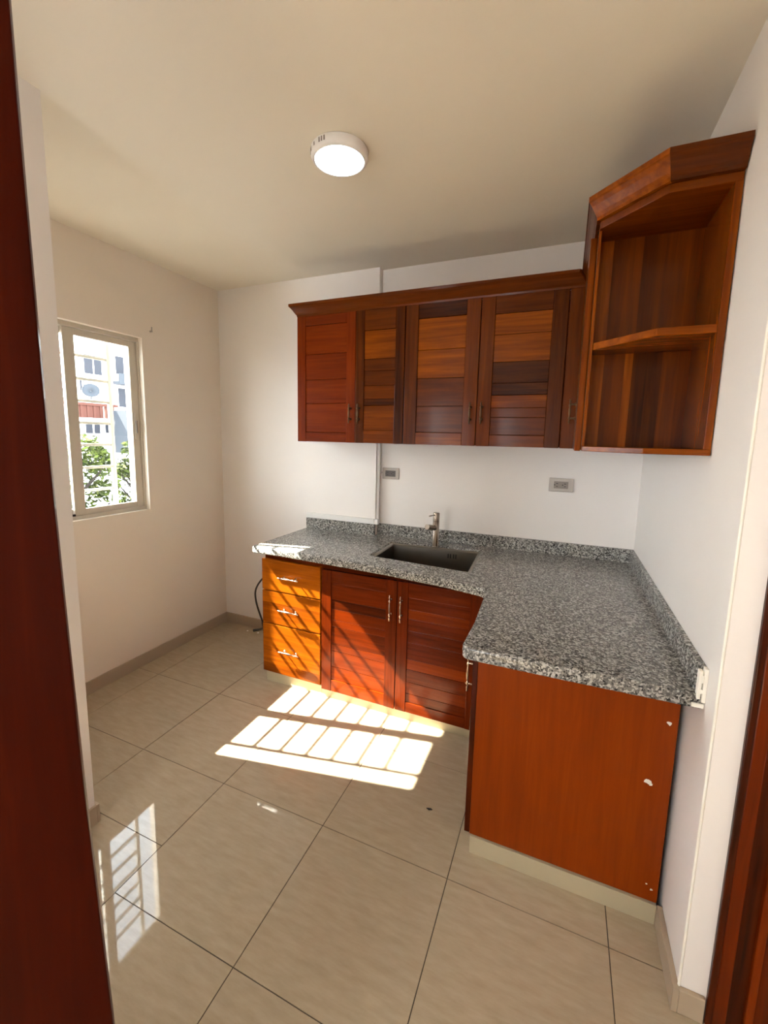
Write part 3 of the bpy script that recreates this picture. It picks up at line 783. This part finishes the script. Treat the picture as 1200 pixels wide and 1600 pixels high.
def dish(y, z, r, label):
    t = thing('satellite_dish', label, 'satellite dish', (-30, y, 3.42), 'satellite dishes on the terrace house')
    m = MB(); seg = 14; n_ = Vector((.75, -.5, .45)).normalized(); u = n_.cross(Vector((0, 0, 1))).normalized(); v = n_.cross(u); c0 = Vector((-30, y, z))
    vs = []
    for i, q in enumerate((1, .6, .05)):
        for k in range(seg):
            a = 2 * math.pi * k / seg; vs.append(c0 + (u * math.cos(a) + v * math.sin(a)) * r * q + n_ * (r * .35 * q * q))
    m.mesh(vs, [(i * seg + k, i * seg + (k + 1) % seg, (i + 1) * seg + (k + 1) % seg, (i + 1) * seg + k) for i in range(2) for k in range(seg)], 0, .5, True)
    o = m.build('reflector', BG, t); sm = o.modifiers.new('thickness', 'SOLIDIFY'); sm.thickness = .04
    m = MB(); m.tube([(-30, y, 2.45), (-30, y, z)], .04, 8); m.build('mast', BG, t)
dish(15.35, 4.15, .32, 'smaller grey satellite dish above the terrace, left of the two')
dish(16.75, 4.25, .50, 'larger grey satellite dish above the terrace, right of the two')
lo = MB(); lo.box(-9.5, -7.5, .5, 7.0, GZ, -0.95); lo.box(-9.6, -7.4, .4, 7.1, -1.05, -0.90)
tag(lo.build('low_roof', BG), 'flat blue-grey roof just below the window view', 'building', 'buildings outside the window')

LEAF = new_mat('tree_leaves')
m_, n_, l_, b_ = LEAF
at = n_.new('ShaderNodeAttribute'); at.attribute_name = 'tone'
rp = n_.new('ShaderNodeValToRGB'); e = rp.color_ramp.elements
e[0].color = (0.014, 0.020, 0.010, 1); e[1].color = (0.070, 0.092, 0.016, 1); l_.new(at.outputs['Fac'], rp.inputs[0]); l_.new(rp.outputs[0], b_.inputs['Base Color'])
b_.inputs['Roughness'].default_value = 0.8; b_.inputs['Specular IOR Level'].default_value = 0.1
BARK = plain('tree_bark', (0.03, 0.025, 0.022, 1), 0.9, spec=0.1)
def tree(label, cx, cy, top, rx, ry, rz, n, seed):
    rr = random.Random(seed)
    t = thing('leafy_tree', label, 'tree', (cx, cy, GZ), 'trees outside the window')
    m = MB()
    zc = top - rz
    m.tube(bez([(cx, cy, GZ), (cx + .1, cy + .05, zc - rz * .8), (cx, cy, zc)], 10), [.20 - .012 * i for i in range(len(bez([(0, 0, 0), (0, 0, 1), (0, 0, 2)], 10)))], 8)
    for k in range(9):
        a = rr.uniform(0, 6.28); z0 = zc - rz * rr.uniform(.1, .9)
        m.tube([(cx, cy, z0 - .3), (cx + rx * .35 * math.cos(a), cy + ry * .35 * math.sin(a), z0 + .15 * rz), (cx + rx * .75 * math.cos(a), cy + ry * .75 * math.sin(a), z0 + .5 * rz)], [.07, .05, .02], 6)
    m.build('trunk', BARK, t)
    m = MB()
    cl = [(rr.gauss(0, .45), rr.gauss(0, .45), rr.uniform(-.85, .85)) for _ in range(46)]
    for i in range(n):
        c = rr.choice(cl); p = Vector((c[0] + rr.gauss(0, .16), c[1] + rr.gauss(0, .16), c[2] + rr.gauss(0, .10)))
        if p.length > 1: p = p.normalized() * rr.uniform(.85, 1)
        q = Vector((cx + p.x * rx, cy + p.y * ry, zc + p.z * rz))
        s = rr.uniform(.045, .085)
        u = Vector((rr.gauss(0, 1), rr.gauss(0, 1), rr.gauss(0, .5))).normalized(); v = u.cross(Vector((rr.gauss(0, 1), rr.gauss(0, 1), rr.gauss(0, 1)))).normalized()
        m.face([q - u * s * 1.6, q + v * s * .6, q + u * s * 1.6, q - v * s * .6], 0, rr.uniform(.1, 1))
    m.build('foliage', m_, t)
tree('round green tree left in the window view, behind the grille bars', -14.5, 5.7, 1.75, 1.6, 1.2, 1.9, 5200, 1)
tree('green tree at the right of the window view, beside the post', -14.0, 8.05, 1.70, 1.5, .95, 1.9, 4200, 2)
